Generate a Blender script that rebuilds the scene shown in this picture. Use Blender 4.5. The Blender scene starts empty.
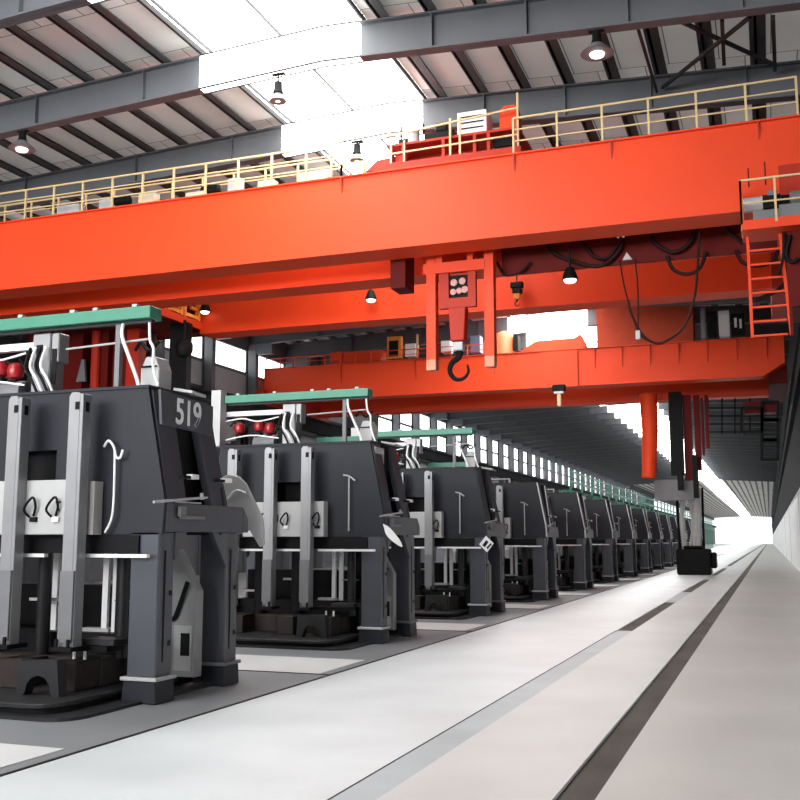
import bpy, bmesh, math, random
from mathutils import Vector, Matrix
random.seed(7)
C = bpy.context.scene.collection
# ------------------------------------------------------------------ camera frame
CH = 1.6; TH = math.radians(20.1); PH = math.radians(8.0); FL = 1000.0
_F = (-math.sin(TH)*math.cos(PH), math.cos(TH)*math.cos(PH), math.sin(PH))
_R = (math.cos(TH), math.sin(TH), 0)
_U = (math.sin(TH)*math.sin(PH), -math.cos(TH)*math.sin(PH), math.cos(PH))
def at(x, y, Y):
    """world point of the photograph's pixel on the upright plane at distance Y"""
    a = (x-400)/FL; b = (400-y)/FL
    d = [_F[i]+a*_R[i]+b*_U[i] for i in range(3)]
    s = Y/d[1]
    return Vector((s*d[0], Y, CH+s*d[2]))

# ------------------------------------------------------------------ materials
def mat(name, col, rough=.5, metal=0.0, var=.08, scale=3.0, bump=0.0, emit=None, spec=.5, noise_stretch=None):
    m = bpy.data.materials.new(name); m.use_nodes = True
    nt = m.node_tree; b = nt.nodes['Principled BSDF']
    b.inputs['Roughness'].default_value = rough
    b.inputs['Metallic'].default_value = metal
    b.inputs['Specular IOR Level'].default_value = spec
    tc = nt.nodes.new('ShaderNodeTexCoord'); mp = nt.nodes.new('ShaderNodeMapping')
    nt.links.new(tc.outputs['Object'], mp.inputs['Vector'])
    if noise_stretch: mp.inputs['Scale'].default_value = noise_stretch
    n = nt.nodes.new('ShaderNodeTexNoise'); n.inputs['Scale'].default_value = scale; n.inputs['Detail'].default_value = 4
    nt.links.new(mp.outputs['Vector'], n.inputs['Vector'])
    r = nt.nodes.new('ShaderNodeValToRGB')
    r.color_ramp.elements[0].position = .3; r.color_ramp.elements[1].position = .7
    r.color_ramp.elements[0].color = tuple(c*(1-var) for c in col)+(1,)
    r.color_ramp.elements[1].color = tuple(min(1, c*(1+var)) for c in col)+(1,)
    nt.links.new(n.outputs['Fac'], r.inputs['Fac'])
    nt.links.new(r.outputs['Color'], b.inputs['Base Color'])
    if bump:
        bp = nt.nodes.new('ShaderNodeBump'); bp.inputs['Strength'].default_value = bump
        nt.links.new(n.outputs['Fac'], bp.inputs['Height']); nt.links.new(bp.outputs['Normal'], b.inputs['Normal'])
    if emit:
        b.inputs['Emission Color'].default_value = tuple(emit[0])+(1,)
        b.inputs['Emission Strength'].default_value = emit[1]
    return m
M = {}
M['slate'] = mat('slate_paint', (.014, .016, .023), .5, var=.1, scale=2, spec=.3)
M['slate2'] = mat('slate_paint_lit', (.052, .055, .070), .4, var=.08, scale=2)  # lighter copy of the slate, aisle-side light put into the colour
M['black'] = mat('black_steel', (.003, .003, .004), .6, spec=.2)
M['darkbase'] = mat('dark_base_plate', (.02, .02, .022), .45, var=.2, spec=.3)
M['brown'] = mat('rusty_tooling', (.02, .012, .009), .7, var=.4, scale=8)
M['alu'] = mat('aluminium_post', (.27, .27, .28), .38, .35, var=.06)
M['lightgrey'] = mat('light_grey_paint', (.42, .42, .42), .45, var=.05)
M['midgrey'] = mat('mid_grey_paint', (.16, .16, .17), .5, var=.08)
M['cabinet'] = mat('cabinet_grey', (.26, .26, .26), .5)
M['white'] = mat('white_paint', (.8, .8, .8), .4, var=.03)
M['green'] = mat('green_paint', (.035, .20, .13), .45, var=.08)
M['orange'] = mat('crane_orange', (.74, .055, .010), .5, var=.04, scale=.35, spec=.25)
M['red'] = mat('crane_red_oxide', (.42, .028, .012), .5, var=.08, scale=1, spec=.2)
M['darkred'] = mat('dark_red_shade', (.11, .008, .006), .55, var=.15, scale=1, spec=.1)
M['valve'] = mat('red_valve_paint', (.30, .008, .012), .3)
M['yellow'] = mat('beige_yellow_rail', (.62, .45, .23), .5, var=.08)
M['cream'] = mat('cream_cabinet', (.62, .52, .36), .5)
M['amber'] = mat('amber_frame', (.85, .27, .03), .5)
M['cable'] = mat('cable_dark_red', (.02, .004, .004), .6, spec=.15)
M['rubber'] = mat('black_rubber', (.005, .005, .005), .6, spec=.15)
M['beam'] = mat('roof_beam_grey', (.085, .09, .10), .55, var=.08, scale=1)
M['purlin'] = mat('purlin_dark', (.07, .065, .065), .6, var=.1)
M['brace'] = mat('bracing_rod', (.012, .012, .012), .6)
M['walldark'] = mat('wall_dark', (.10, .105, .115), .7, var=.12, scale=.4)
M['wallgrey'] = mat('wall_grey', (.30, .31, .32), .7, var=.08, scale=.5)
M['wallwhite'] = mat('wall_white_plaster', (.72, .73, .74), .7, var=.05, scale=.6)
M['runway'] = mat('runway_dark', (.022, .023, .026), .9, var=.15, spec=.1)
M['trench'] = mat('trench_brown', (.05, .044, .038), .8, var=.4, scale=2.5, noise_stretch=(1, .3, 1))  # dark mottled brown for the shallow floor trenches
M['strip'] = mat('filled_joint', (.36, .41, .43), .5, var=.1, scale=1)
M['plinth'] = mat('grey_screed', (.20, .21, .22), .5, var=.15, scale=.7)
M['patch'] = mat('pale_screed', (.62, .62, .62), .5, var=.06, scale=.7)
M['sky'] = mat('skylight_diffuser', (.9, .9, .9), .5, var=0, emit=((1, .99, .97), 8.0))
M['pane'] = mat('lit_window_pane', (.9, .9, .9), .3, var=0, emit=((.97, .99, 1), 3.0))
M['bulb'] = mat('lamp_glow', (1, 1, 1), .3, var=0, emit=((1, .98, .92), 3.0))
M['blue'] = mat('blue_grey_motor', (.12, .14, .22), .4)

def floor_mat(name='floor_concrete', col=(.60, .635, .65)):
    m = mat(name, col, .42, var=.07, scale=.35, spec=.4)
    nt = m.node_tree; b = nt.nodes['Principled BSDF']
    tc = nt.nodes.new('ShaderNodeTexCoord')
    # fine cross joints and smudges
    n2 = nt.nodes.new('ShaderNodeTexNoise'); n2.inputs['Scale'].default_value = .9; n2.inputs['Detail'].default_value = 6
    nt.links.new(tc.outputs['Object'], n2.inputs['Vector'])
    r2 = nt.nodes.new('ShaderNodeMapRange'); r2.inputs[1].default_value = .3; r2.inputs[2].default_value = .7
    r2.inputs[3].default_value = .9; r2.inputs[4].default_value = 1.05
    nt.links.new(n2.outputs['Fac'], r2.inputs[0])
    mx = nt.nodes.new('ShaderNodeMixRGB'); mx.blend_type = 'MULTIPLY'; mx.inputs[0].default_value = 1
    src = b.inputs['Base Color'].links[0].from_socket
    nt.links.new(src, mx.inputs[1]); nt.links.new(r2.outputs[0], mx.inputs[2])
    nt.links.new(mx.outputs[0], b.inputs['Base Color'])
    r3 = nt.nodes.new('ShaderNodeMapRange'); r3.inputs[3].default_value = .32; r3.inputs[4].default_value = .55
    nt.links.new(n2.outputs['Fac'], r3.inputs[0]); nt.links.new(r3.outputs[0], b.inputs['Roughness'])
    return m
M['floor'] = floor_mat()
def deck_mat(name='roof_sheet', trans=0):
    m = mat(name, (.84, .80, .755), .75, var=.1, scale=.25)
    nt = m.node_tree; b = nt.nodes['Principled BSDF']
    tc = nt.nodes.new('ShaderNodeTexCoord')
    w = nt.nodes.new('ShaderNodeTexBrick'); w.inputs['Scale'].default_value = 1.0
    w.offset = .5; w.inputs['Brick Width'].default_value = 1.15; w.inputs['Row Height'].default_value = 2.15
    w.inputs['Mortar Size'].default_value = .012
    w.inputs['Color1'].default_value = (1, 1, 1, 1); w.inputs['Color2'].default_value = (.86, .84, .83, 1)
    w.inputs['Mortar'].default_value = (.15, .15, .15, 1)
    nt.links.new(tc.outputs['Object'], w.inputs['Vector'])
    mx = nt.nodes.new('ShaderNodeMixRGB'); mx.blend_type = 'MULTIPLY'; mx.inputs[0].default_value = 1
    src = b.inputs['Base Color'].links[0].from_socket
    nt.links.new(src, mx.inputs[1]); nt.links.new(w.outputs['Color'], mx.inputs[2])
    nt.links.new(mx.outputs[0], b.inputs['Base Color'])
    if trans:      # translucency added so daylight brightens the near roof sheets
        tr_ = nt.nodes.new('ShaderNodeBsdfTranslucent'); ms_ = nt.nodes.new('ShaderNodeMixShader'); ms_.inputs[0].default_value = trans
        nt.links.new(mx.outputs[0], tr_.inputs['Color'])
        out = nt.nodes['Material Output']
        nt.links.new(b.outputs[0], ms_.inputs[1]); nt.links.new(tr_.outputs[0], ms_.inputs[2]); nt.links.new(ms_.outputs[0], out.inputs['Surface'])
    return m
M['deck'] = deck_mat(); M['deck_thin'] = deck_mat('roof_sheet_thin', .11)

# ------------------------------------------------------------------ mesh builder
class MB:
    def __init__(s): s.v = []; s.f = []
    def box(s, x0, x1, y0, y1, z0, z1):
        x0, x1 = sorted((x0, x1)); y0, y1 = sorted((y0, y1)); z0, z1 = sorted((z0, z1))
        n = len(s.v)
        s.v += [(x, y, z) for z in (z0, z1) for y in (y0, y1) for x in (x0, x1)]
        s.f += [tuple(n+i for i in q) for q in ((0, 2, 3, 1), (4, 5, 7, 6), (0, 1, 5, 4), (2, 6, 7, 3), (0, 4, 6, 2), (1, 3, 7, 5))]
        return s
    def prism(s, pts, d):
        """pts: planar 3D loop, d: extrusion vector"""
        n = len(s.v); k = len(pts)
        s.v += [tuple(p) for p in pts] + [tuple(Vector(p)+Vector(d)) for p in pts]
        s.f.append(tuple(n+i for i in range(k))[::-1]); s.f.append(tuple(n+k+i for i in range(k)))
        for i in range(k):
            j = (i+1) % k; s.f.append((n+i, n+j, n+k+j, n+k+i))
        return s
    def bar(s, a, b, w, t=None):
        a = Vector(a); b = Vector(b); t = t or w
        d = (b-a).normalized()
        up = Vector((0, 0, 1)) if abs(d.z) < .9 else Vector((0, 1, 0))
        u = d.cross(up).normalized(); v = u.cross(d).normalized()
        loop = [a+u*(w/2)*i+v*(t/2)*j for i, j in ((-1, -1), (1, -1), (1, 1), (-1, 1))]
        return s.prism(loop, b-a)
    def tube(s, pts, r, seg=8):
        pts = [Vector(p) for p in pts]; n0 = len(s.v); pu = None
        for i, p in enumerate(pts):
            d = (pts[min(i+1, len(pts)-1)]-pts[max(i-1, 0)]).normalized()
            if pu is None:
                up = Vector((0, 0, 1)) if abs(d.z) < .9 else Vector((0, 1, 0)); u = d.cross(up).normalized()
            else: u = (pu-d*pu.dot(d)).normalized()
            pu = u; w = d.cross(u)
            rr = r[i] if isinstance(r, (list, tuple)) else r
            for k in range(seg):
                a = 2*math.pi*k/seg; s.v.append(tuple(p+u*math.cos(a)*rr+w*math.sin(a)*rr))
        for i in range(len(pts)-1):
            for k in range(seg):
                a = n0+i*seg+k; b = n0+i*seg+(k+1) % seg
                s.f.append((a, b, b+seg, a+seg))
        s.f.append(tuple(n0+k for k in range(seg))[::-1]); e = n0+(len(pts)-1)*seg
        s.f.append(tuple(e+k for k in range(seg)))
        return s
    def lathe(s, c, prof, axis='z', seg=16):
        """prof list of (radius, offset along axis)"""
        c = Vector(c); ax = {'x': Vector((1, 0, 0)), 'y': Vector((0, 1, 0)), 'z': Vector((0, 0, 1))}[axis]
        return s.tube([c+ax*(o+i*1e-5) for i, (r, o) in enumerate(prof)], [max(r, .0005) for r, o in prof], seg)
    def build(s, name, m, parent=None, bevel=0.0, smooth=False, loc=None):
        me = bpy.data.meshes.new(name)
        if loc is not None: s.v = [(a-loc[0], b-loc[1], c-loc[2]) for a, b, c in s.v]
        me.from_pydata(s.v, [], s.f); me.validate()
        bm = bmesh.new(); bm.from_mesh(me); bmesh.ops.recalc_face_normals(bm, faces=bm.faces)
        if bevel:
            es = [e for e in bm.edges if len(e.link_faces) == 2 and e.calc_face_angle(0) > .6]
            try: bmesh.ops.bevel(bm, geom=es, offset=bevel, segments=1, affect='EDGES', clamp_overlap=True)
            except Exception: pass
        bm.to_mesh(me); bm.free()
        if smooth:
            for p in me.polygons: p.use_smooth = True
            try: me.set_sharp_from_angle(angle=.7)
            except Exception: pass
        me.materials.append(m)
        o = bpy.data.objects.new(name, me); C.objects.link(o)
        if loc is not None: o.location = loc
        if parent: o.parent = parent
        return o
def tag(o, label, cat, group=None, kind=None):
    o['label'] = label; o['category'] = cat
    if group: o['group'] = group
    if kind: o['kind'] = kind
    return o
def thing(name, label, cat, loc=(0, 0, 0), group=None):
    o = bpy.data.objects.new(name, None); C.objects.link(o); o.location = loc
    o.empty_display_size = .3
    return tag(o, label, cat, group)
def struct(o): o['kind'] = 'structure'; return o
def copy_tree(o, parent=None):
    c = o.copy(); C.objects.link(c)
    if parent: c.parent = parent
    for ch in list(o.children): copy_tree(ch, c)
    return c
def arc(c, r, a0, a1, n, plane='xz'):
    out = []
    for i in range(n+1):
        a = math.radians(a0+(a1-a0)*i/n); u = math.cos(a)*r; v = math.sin(a)*r
        out.append(Vector(c)+(Vector((u, 0, v)) if plane == 'xz' else Vector((0, u, v)) if plane == 'yz' else Vector((u, v, 0))))
    return out
def spline(pts, n=6):
    pts = [Vector(p) for p in pts]; out = []
    for i in range(len(pts)-1):
        p0 = pts[max(i-1, 0)]; p1 = pts[i]; p2 = pts[i+1]; p3 = pts[min(i+2, len(pts)-1)]
        for k in range(n):
            t = k/n
            out.append(.5*((2*p1)+(p2-p0)*t+(2*p0-5*p1+4*p2-p3)*t*t+(-p0+3*p1-3*p2+p3)*t**3))
    out.append(pts[-1]); return out

# ------------------------------------------------------------------ hall shell
Y0, Y1 = -12.0, 520.0
XL, XR, XRIDGE = -25.0, 1.55, -9.0
ZR = 12.36                                   # underside of the roof frames at the ridge
def zb(x): return ZR-.045*(XRIDGE-x) if x < XRIDGE else ZR-.055*(x-XRIDGE)
DEP = .85
FR = [19.6+4.3*k for k in range(-7, 57)]

fl = MB()
fl.box(-25.3, -2.66, -14, Y1+8, -.3, 0)
struct(fl.build('floor', M['floor']))
struct(MB().box(-2.38, -1.35, -14, Y1+8, -.3, 0).build('floor_aisle', floor_mat('floor_aisle', (.52, .535, .53))))
struct(MB().box(-1.10, 1.9, -14, Y1+8, -.3, 0).build('floor_right', floor_mat('floor_right', (.43, .43, .41))))
struct(MB().box(-1.35, -1.10, -14, Y1+8, -.3, -.025).build('trim_1', M['trench']))
s = MB().box(-2.66, -2.38, -14, 18.6, -.3, -.001)
struct(s.build('trim_2', M['strip']))
s = MB().box(-2.66, -2.38, 18.6, Y1+8, -.3, -.02)
struct(s.build('trim_3', M['trench']))
s = MB()
for y in (27.5, 44, 62): s.box(-2.66, -2.38, y, y+5.5, -.019, -.002)
struct(s.build('trim_4', M['strip']))
# grey screed strip the machines stand on, and pale patches between them
struct(MB().box(-25, -5.02, -10, 130, 0, .006).build('trim_5', M['plinth']))
MX, MY, PITCH, NM = -5.75, 8.68, 6.15, 15
s = MB()
for k in range(-1, NM):
    y = MY+k*PITCH
    s.box(-12, -5.18, y+2.6, y+4.1, .006, .012)
struct(s.build('trim_6', M['patch']))
s = MB()
s.box(-5.035, -5.015, -10, 130, 0, .012)
s.box(-2.665, -2.655, -14, 18.6, -.01, .003)
for k in range(-1, NM): s.box(-12, -5.03, MY+k*PITCH+2.58, MY+k*PITCH+2.61, .006, .014)
struct(s.build('trim_7', M['brace']))

# left wall with columns, window band
wl = struct(MB().box(XL-.3, XL, Y0, Y1, 0, 8.85).build('wall_left', M['walldark']))
MB().box(XL-.3, XL, Y0, Y1, 11.35, 12.6).build('wall_head', M['walldark'], wl)
MB().box(XL, XL+.05, Y0, Y1, 8.75, 8.88).box(XL, XL+.05, Y0, Y1, 7.6, 7.66).box(XL, XL+.05, Y0, Y1, 6.3, 6.36).build('sheeting_rail', M['brace'], wl)
MB().box(XL, XL+.04, Y0, Y1, 6.36, 7.6).box(XL, XL+.04, Y0, Y1, 7.66, 8.75).build('wall_panel', M['wallgrey'], wl)
cols = MB().box(XL+.06, XL+.5, -.16, .16, 0, 11.4)
cmesh = None
for y in FR:
    if y < Y0 or y > 235: continue
    if cmesh is None:
        o = cols.build('column', M['beam'], wl); cmesh = o.data
    else:
        o = bpy.data.objects.new('column', cmesh); C.objects.link(o); o.parent = wl
    o.location = (0, y, 0)
n = 0
pane = MB().box(XL-.12, XL-.08, .2, 4.1, 8.9, 11.33)
mull = MB().box(XL-.08, XL-.02, .2, 4.1, 10.05, 10.2).box(XL-.08, XL-.02, 0, .2, 8.88, 11.35).box(XL-.08, XL-.02, 4.1, 4.3, 8.88, 11.35)
po = mo = None
for y in FR:
    if y < 10 or y > 215: continue
    n += 1
    if po is None:
        po = pane.build('window_1', M['pane']); mo = mull.build('window_frame', M['walldark'], po); a = po
    else:
        a = po.copy(); C.objects.link(a); a.name = 'window_%d' % n
        b = mo.copy(); C.objects.link(b); b.parent = a
    a.location = (0, y, 0); struct(a)
    if y < 62:
        q = MB().box(XL-.07, XL-.03, y+.2, y+4.1, 8.9, 10.1).build('wall_panel', M['wallgrey'], wl)
# right wall: white plinth wall, dark upper wall and crane runway beam
struct(MB().box(XR-.15, XR+.1, Y0, Y1, 0, 3.9).build('wall_right', M['wallwhite']))
struct(MB().box(XR-.05, XR+.1, Y0, Y1, 3.9, 12.6).build('wall_right_upper', M['runway']))
struct(MB().box(XR-.25, XR-.05, Y0, Y1, 7.75, 8.45).box(XR-.35, XR-.05, Y0, Y1, 8.4, 8.5).build('trim_8', M['runway']))
struct(MB().box(XL+.5, XL+.8, Y0, Y1, 7.75, 8.4).box(XL+.5, XL+.95, Y0, Y1, 8.4, 8.5).build('trim_9', M['runway']))
struct(MB().box(XR-.19, XR-.15, Y0, Y1, 3.84, 3.9).build('trim_10', M['white']))
s = MB()
for k in range(8): s.box(XR-.16, XR-.145, 28+k*24, 28.08+k*24, 0, 3.84)
struct(s.build('trim_11', M['brace']))

# roof deck either side of the ridge skylight
SX0, SX1 = -12.25, -8.05
def zt(x): return zb(x)+DEP+.2
def sheet(m, xa, xb, ya, yb):
    n = len(m.v); m.v += [(xa, ya, zt(xa)), (xb, ya, zt(xb)), (xb, yb, zt(xb)), (xa, yb, zt(xa))]; m.f.append((n, n+1, n+2, n+3))
YS = FR[0]+4.3*12
roof = MB(); sheet(roof, XL-.3, SX0, Y0, YS); sheet(roof, SX1, XR+.3, Y0, YS)
ceil = struct(roof.build('ceiling', M['deck_thin']))
roof = MB(); sheet(roof, XL-.3, SX0, YS, Y1); sheet(roof, SX1, XR+.3, YS, Y1)
struct(roof.build('ceiling_far', M['deck']))
# skylight panes, one window per roof bay
skm = MB().prism([(SX0, .06, zt(SX0)), (-10.2, .06, zt(-10.2)+.02), (SX1, .06, zt(SX1)), (SX1, .06, zt(SX1)+.04), (-10.2, .06, zt(-10.2)+.06), (SX0, .06, zt(SX0)+.04)], (0, 4.18, 0))
skf = MB().box(SX0, SX0+.07, 0, 4.3, zt(SX0)-.14, zt(SX0)-.004).box(SX0+.2, SX0+.24, 0, 4.3, zt(SX0)-.08, zt(SX0)-.004).box(SX1-.05, SX1, 0, 4.3, zt(SX1)-.12, zt(SX1)-.004).box(-10.22, -10.18, 0, 4.3, zt(-10.2)-.05, zt(-10.2)+.01)
so = sf = None
for i, y in enumerate(FR):
    if y < Y0 or y > 255: continue
    if so is None:
        so = skm.build('window_%d' % (n+1), M['sky']); sf = skf.build('window_frame', M['brace'], so); a = so
    else:
        a = so.copy(); C.objects.link(a); a.name = 'window_%d' % (n+1)
        b = sf.copy(); C.objects.link(b); b.parent = a
    n += 1; a.location = (0, y, 0); struct(a)
far = skm
far.v = [(x, (0 if yy < 2 else 250), z) for x, yy, z in far.v]
o = struct(far.build('window_%d' % (n+1), M['sky'])); o.location = (0, 256.1, 0)
# frames: web + flanges following the gable
def ibeam(m, xa, xb):
    za, zbb = zb(xa), zb(xb)
    for (w, lo, hi) in ((.03, 0, DEP), (.30, 0, .04), (.30, DEP-.04, DEP)):
        m.prism([(xa, -w/2, za+lo), (xb, -w/2, zbb+lo), (xb, -w/2, zbb+hi), (xa, -w/2, za+hi)], (0, w, 0))
bl = MB(); ibeam(bl, XL, -12.2); ibeam(bl, -8.1, XR)
for x in (-21, -17, -13.8, -6.4, -4.3, -2.2, 0): bl.box(x-.015, x+.015, -.14, .14, zb(x)+.04, zb(x)+DEP-.04)
bl.box(XL, XL+1.4, -.12, .12, zb(XL)-.5, zb(XL)+.02)
bo = bl.build('roof_beam', M['beam'], ceil)
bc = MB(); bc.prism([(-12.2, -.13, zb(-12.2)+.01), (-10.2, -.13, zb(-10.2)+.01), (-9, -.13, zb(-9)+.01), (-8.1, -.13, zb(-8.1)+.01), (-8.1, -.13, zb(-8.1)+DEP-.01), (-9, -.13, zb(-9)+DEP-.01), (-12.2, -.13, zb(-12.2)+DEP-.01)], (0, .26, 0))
co = bc.build('beam_glare_casing', M['sky'], ceil); co['label'] = 'roof beam stretch inside the skylight, its bright glare painted as glow'  # emissive cover imitates skylight glare on the beam
be = MB()
for z in (-.005, DEP-.02):
    for yy in (-.15, .12): be.prism([(-12.2, yy, zb(-12.2)+z-.01), (-9, yy, zb(-9)+z-.01), (-8.1, yy, zb(-8.1)+z-.01), (-8.1, yy, zb(-8.1)+z+.03), (-9, yy, zb(-9)+z+.03), (-12.2, yy, zb(-12.2)+z+.03)], (0, .03, 0))
eo = be.build('beam_flange_edge', M['brace'], ceil)
first = True
for y in FR:
    if y < Y0 or y > 190: continue
    for src in (bo, co, eo):
        if first: src.location = (0, y, 0)
        else:
            c = src.copy(); C.objects.link(c); c.location = (0, y, 0)
    first = False
pu = MB()
x = XL+.6; PX = []
while x < XR:
    if not (SX0-.1 < x < SX1+.1): PX.append(x)
    x += 1.12
for i, x in enumerate(PX):
    z = zt(x)
    m = MB().box(x-.03, x+.03, Y0, Y1, z-.2, z-.004).box(x-.06, x+.22, Y0, Y1, z-.2, z-.18).box(x-.13, x+.03, Y0, Y1, z-.03, z-.004)
    m.build('purlin', M['purlin'], ceil)
# wind bracing between the first frames on the right
br = MB()
def rb(pa, pb, ya, yb, w=.05): br.bar(at(*pa, ya), at(*pb, yb), w)
rb((682, 22), (773, 64), 20.0, 23.6, .07); rb((750, 17), (662, 88), 19.9, 23.7, .07)
rb((637, 25), (657, 92), 19.9, 23.6, .06)
rb((722, 20), (724, 64), 20.0, 22.5, .08); rb((773, 17), (775, 70), 20, 23.5, .08)
br.build('wind_brace', M['brace'], ceil)

# ------------------------------------------------------------------ the row of machines
def make_machine(posts, near):
    W = 3.1
    t = thing('press_machine', 'nearest dark grey press machine, with the number 519 on its aisle side', 'machine', (MX, MY, 0), 'dark press machines in a row')
    L = W
    # front panel with dark slot
    def panel(y, name):
        xs = [-L+.19, -L-.05, -L-.05, -L+.1, -.1, .05, .05, -.19]
        zs = [3.16, 2.0, 1.8, 1.66, 1.66, 1.8, 2.0, 3.16]
        h0, h1, g0, g1 = -1.85, -1.3, 2.2, 2.55
        m = MB()
        m.prism([(-L+.19, y, 3.16), (-L-.05, y, 2.0), (-L-.05, y, 1.66), (h0, y, 1.66), (h0, y, 3.16)], (0, .05, 0))
        m.prism([(h1, y, 1.66), (.03, y, 1.66), (.05, y, 2.0), (-.19, y, 3.16), (h1, y, 3.16)], (0, .05, 0))
        m.prism([(h0, y, 1.66), (h1, y, 1.66), (h1, y, g0), (h0, y, g0)], (0, .05, 0))
        m.prism([(h0, y, g1), (h1, y, g1), (h1, y, 3.16), (h0, y, 3.16)], (0, .05, 0))
        return m.build(name, M['slate'], t)
    panel(0, 'front_panel'); panel(1.15, 'rear_panel')
    MB().box(-L+.17, -.17, -.02, 1.22, 3.16, 3.19).build('top_plate', M['slate'], t)
    MB().box(-L+.3, -.3, .06, 1.14, 2.15, 2.2).box(-1.9, -1.25, .2, .25, 2.2, 2.6).build('inner_deck', M['black'], t)
    MB().box(-2.9, -.22, -.03, .3, 1.47, 1.655).build('gap_shade_block', M['black'], t)  # black box standing in for the shaded gap below the panel
    # leaning side frames
    for sx in (0, 1):
        X = (lambda v: v) if sx == 0 else (lambda v: -L-v)
        d = .10 if sx == 0 else -.10
        m = MB()
        # slanted columns (lean inwards), crossbar
        for (ya, yb, yc, yd) in ((0.051, .42, 0.051, .40), (.93, 1.27, .82, 1.14)):
            m.prism([(X(.05), ya, 1.98), (X(.05), yb, 1.98), (X(-.17), yd, 3.155), (X(-.17), yc, 3.155)], (-d, 0, 0))
        m.box(X(.05), X(-.06), .051, 1.62, 1.69, 1.98)
        m.prism([(X(.05), 1.621, 1.98), (X(.05), 1.75, 1.85), (X(.05), 1.75, 1.69), (X(.05), 1.621, 1.69)], (-d, 0, 0))
        # arch gussets
        m.prism([(X(.02), .27, 1.69), (X(.02), .50, 1.69), (X(.02), .27, 1.4)], (-d*.6, 0, 0))
        m.prism([(X(.02), 1.32, 1.69), (X(.02), 1.0, 1.69), (X(.02), 1.32, 1.3)], (-d*.6, 0, 0))
        m.build('side_frame', M['slate2'], t, bevel=.006)
        MB().box(X(-.2), X(-.23), .3, 1.1, 1.99, 3.1).build('side_slot', M['black'], t)
        for ya in (0.0, 1.32):
            lg = MB().prism([(X(0), ya, 1.69), (X(-.33), ya, 1.69), (X(-.33), ya, .26), (X(0.01), ya, .26)], (0, .28, 0))
            lg = lg.build('leg', M['slate2'], t, bevel=.012)
            MB().box(X(.008), X(.014), ya+.10, ya+.12, .4, 1.5).box(X(.006), X(.016), ya+.2, ya+.24, 1.05, 1.1).box(X(.006), X(.016), ya+.2, ya+.24, .55, .6).build('bolt', M['black'], lg)
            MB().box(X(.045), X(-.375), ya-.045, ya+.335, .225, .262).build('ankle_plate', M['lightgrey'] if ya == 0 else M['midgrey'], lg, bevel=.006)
            MB().prism([(X(.02), ya-.02, .225), (X(-.35), ya-.02, .225), (X(-.37), ya-.03, .008), (X(.04), ya-.03, .008)], (0, .34, 0)).build('foot', M['slate'], lg, bevel=.01)
        # clamps on the side frame
        m = MB().box(X(.06), X(.1), .18, .62, 1.985, 2.0).tube([(X(.09), -.25, 1.975), (X(.09), .75, 2.06)], .014).tube([(X(.10), .62, 2.03), (X(.1), .62, 2.1)], .02)
        m.build('clamp_rod', M['lightgrey'], t)
        k = MB().box(X(.06), X(.08), .25, .75, 1.82, 1.86).box(X(.06), X(.1), .22, .34, 1.84, 1.95)
        k.build('clamp_handle', M['midgrey'], t, bevel=.008)
        for (yy, zz) in ((.42, 2.24), (1.12, 2.24)):
            MB().box(X(.03), X(.1), yy, yy+.14, zz, zz+.05).build('roller', M['white'], t)
            MB().box(X(.03), X(.09), yy-.14, yy, zz, zz+.03).build('roller_pin', M['black'], t)
        MB().box(X(-.3), X(.02), .05, .055, 1.97, 2.0)
    # guide posts
    for x in posts:
        p = MB().prism([(x-.10, -.34, .56), (x+.035, -.34, .56), (x+.035, -.34, 3.06), (x+.0, -.34, 3.10), (x-.07, -.34, 3.10), (x-.10, -.34, 3.06)], (0, .05, 0))
        p.box(x+.035, x+.075, -.34, -.2, .56, 3.08).box(x-.1, x-.06, -.29, -.2, .56, 3.06)
        p = p.build('guide_post', M['alu'], t, bevel=.004)
        MB().box(x-.02, x+.03, -.345, -.335, 2.92, 3.0).box(x+.03, x+.077, -.30, -.24, 2.9, 3.0).build('post_notch', M['black'], p)
        MB().box(x-.09, x+.07, -.37, -.341, .6, 1.3).build('post_sleeve', M['midgrey'], p)
        MB().box(x-.14, x+.1, -.4, -.1, .52, .56).box(x-.1, x-.07, -.4, -.38, .56, .64).box(x+.04, x+.07, -.4, -.38, .56, .64).build('post_clamp', M['black'], p)
    # control box between the posts
    cb = MB().box(-2.35, -.90, -.2, -.02, 1.66, 2.22).build('control_box', M['lightgrey'], t, bevel=.008)
    if near: MB().box(-.9, -.68, -.16, -.02, 1.66, 2.2).build('side_compartment', mat('warm_grey', (.36, .33, .32), .5), cb)
    MB().box(-1.12, -1.06, -.205, -.199, 1.98, 2.0).box(-1.1, -1.07, -.205, -.199, 1.9, 1.93).box(-1.72, -1.7, -.205, -.199, 1.9, 2.02).build('switch', M['black'], cb)
    for x in ((-1.38, -1.1, -.85) if near else (-1.95, -1.55, -1.0)):
        pts = spline([(x-.05, -.22, 1.84), (x-.08, -.27, 1.92), (x+.02, -.27, 2.04), (x+.04, -.24, 1.95), (x, -.22, 1.85)], 5)
        MB().tube(pts, .013, 6).build('handle', M['rubber'], cb, smooth=True)
        MB().box(x-.04, x+.04, -.23, -.2, 1.79, 1.84).build('latch', M['black'] if x not in (-1.55, -1.1) else M['white'], cb)
    MB().box(-2.75, -1.3, -.12, -.06, 1.43, 1.465).box(-1.03, -.06, -.12, -.06, 1.43, 1.465).build('shelf_bar', M['white'], t)
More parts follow.
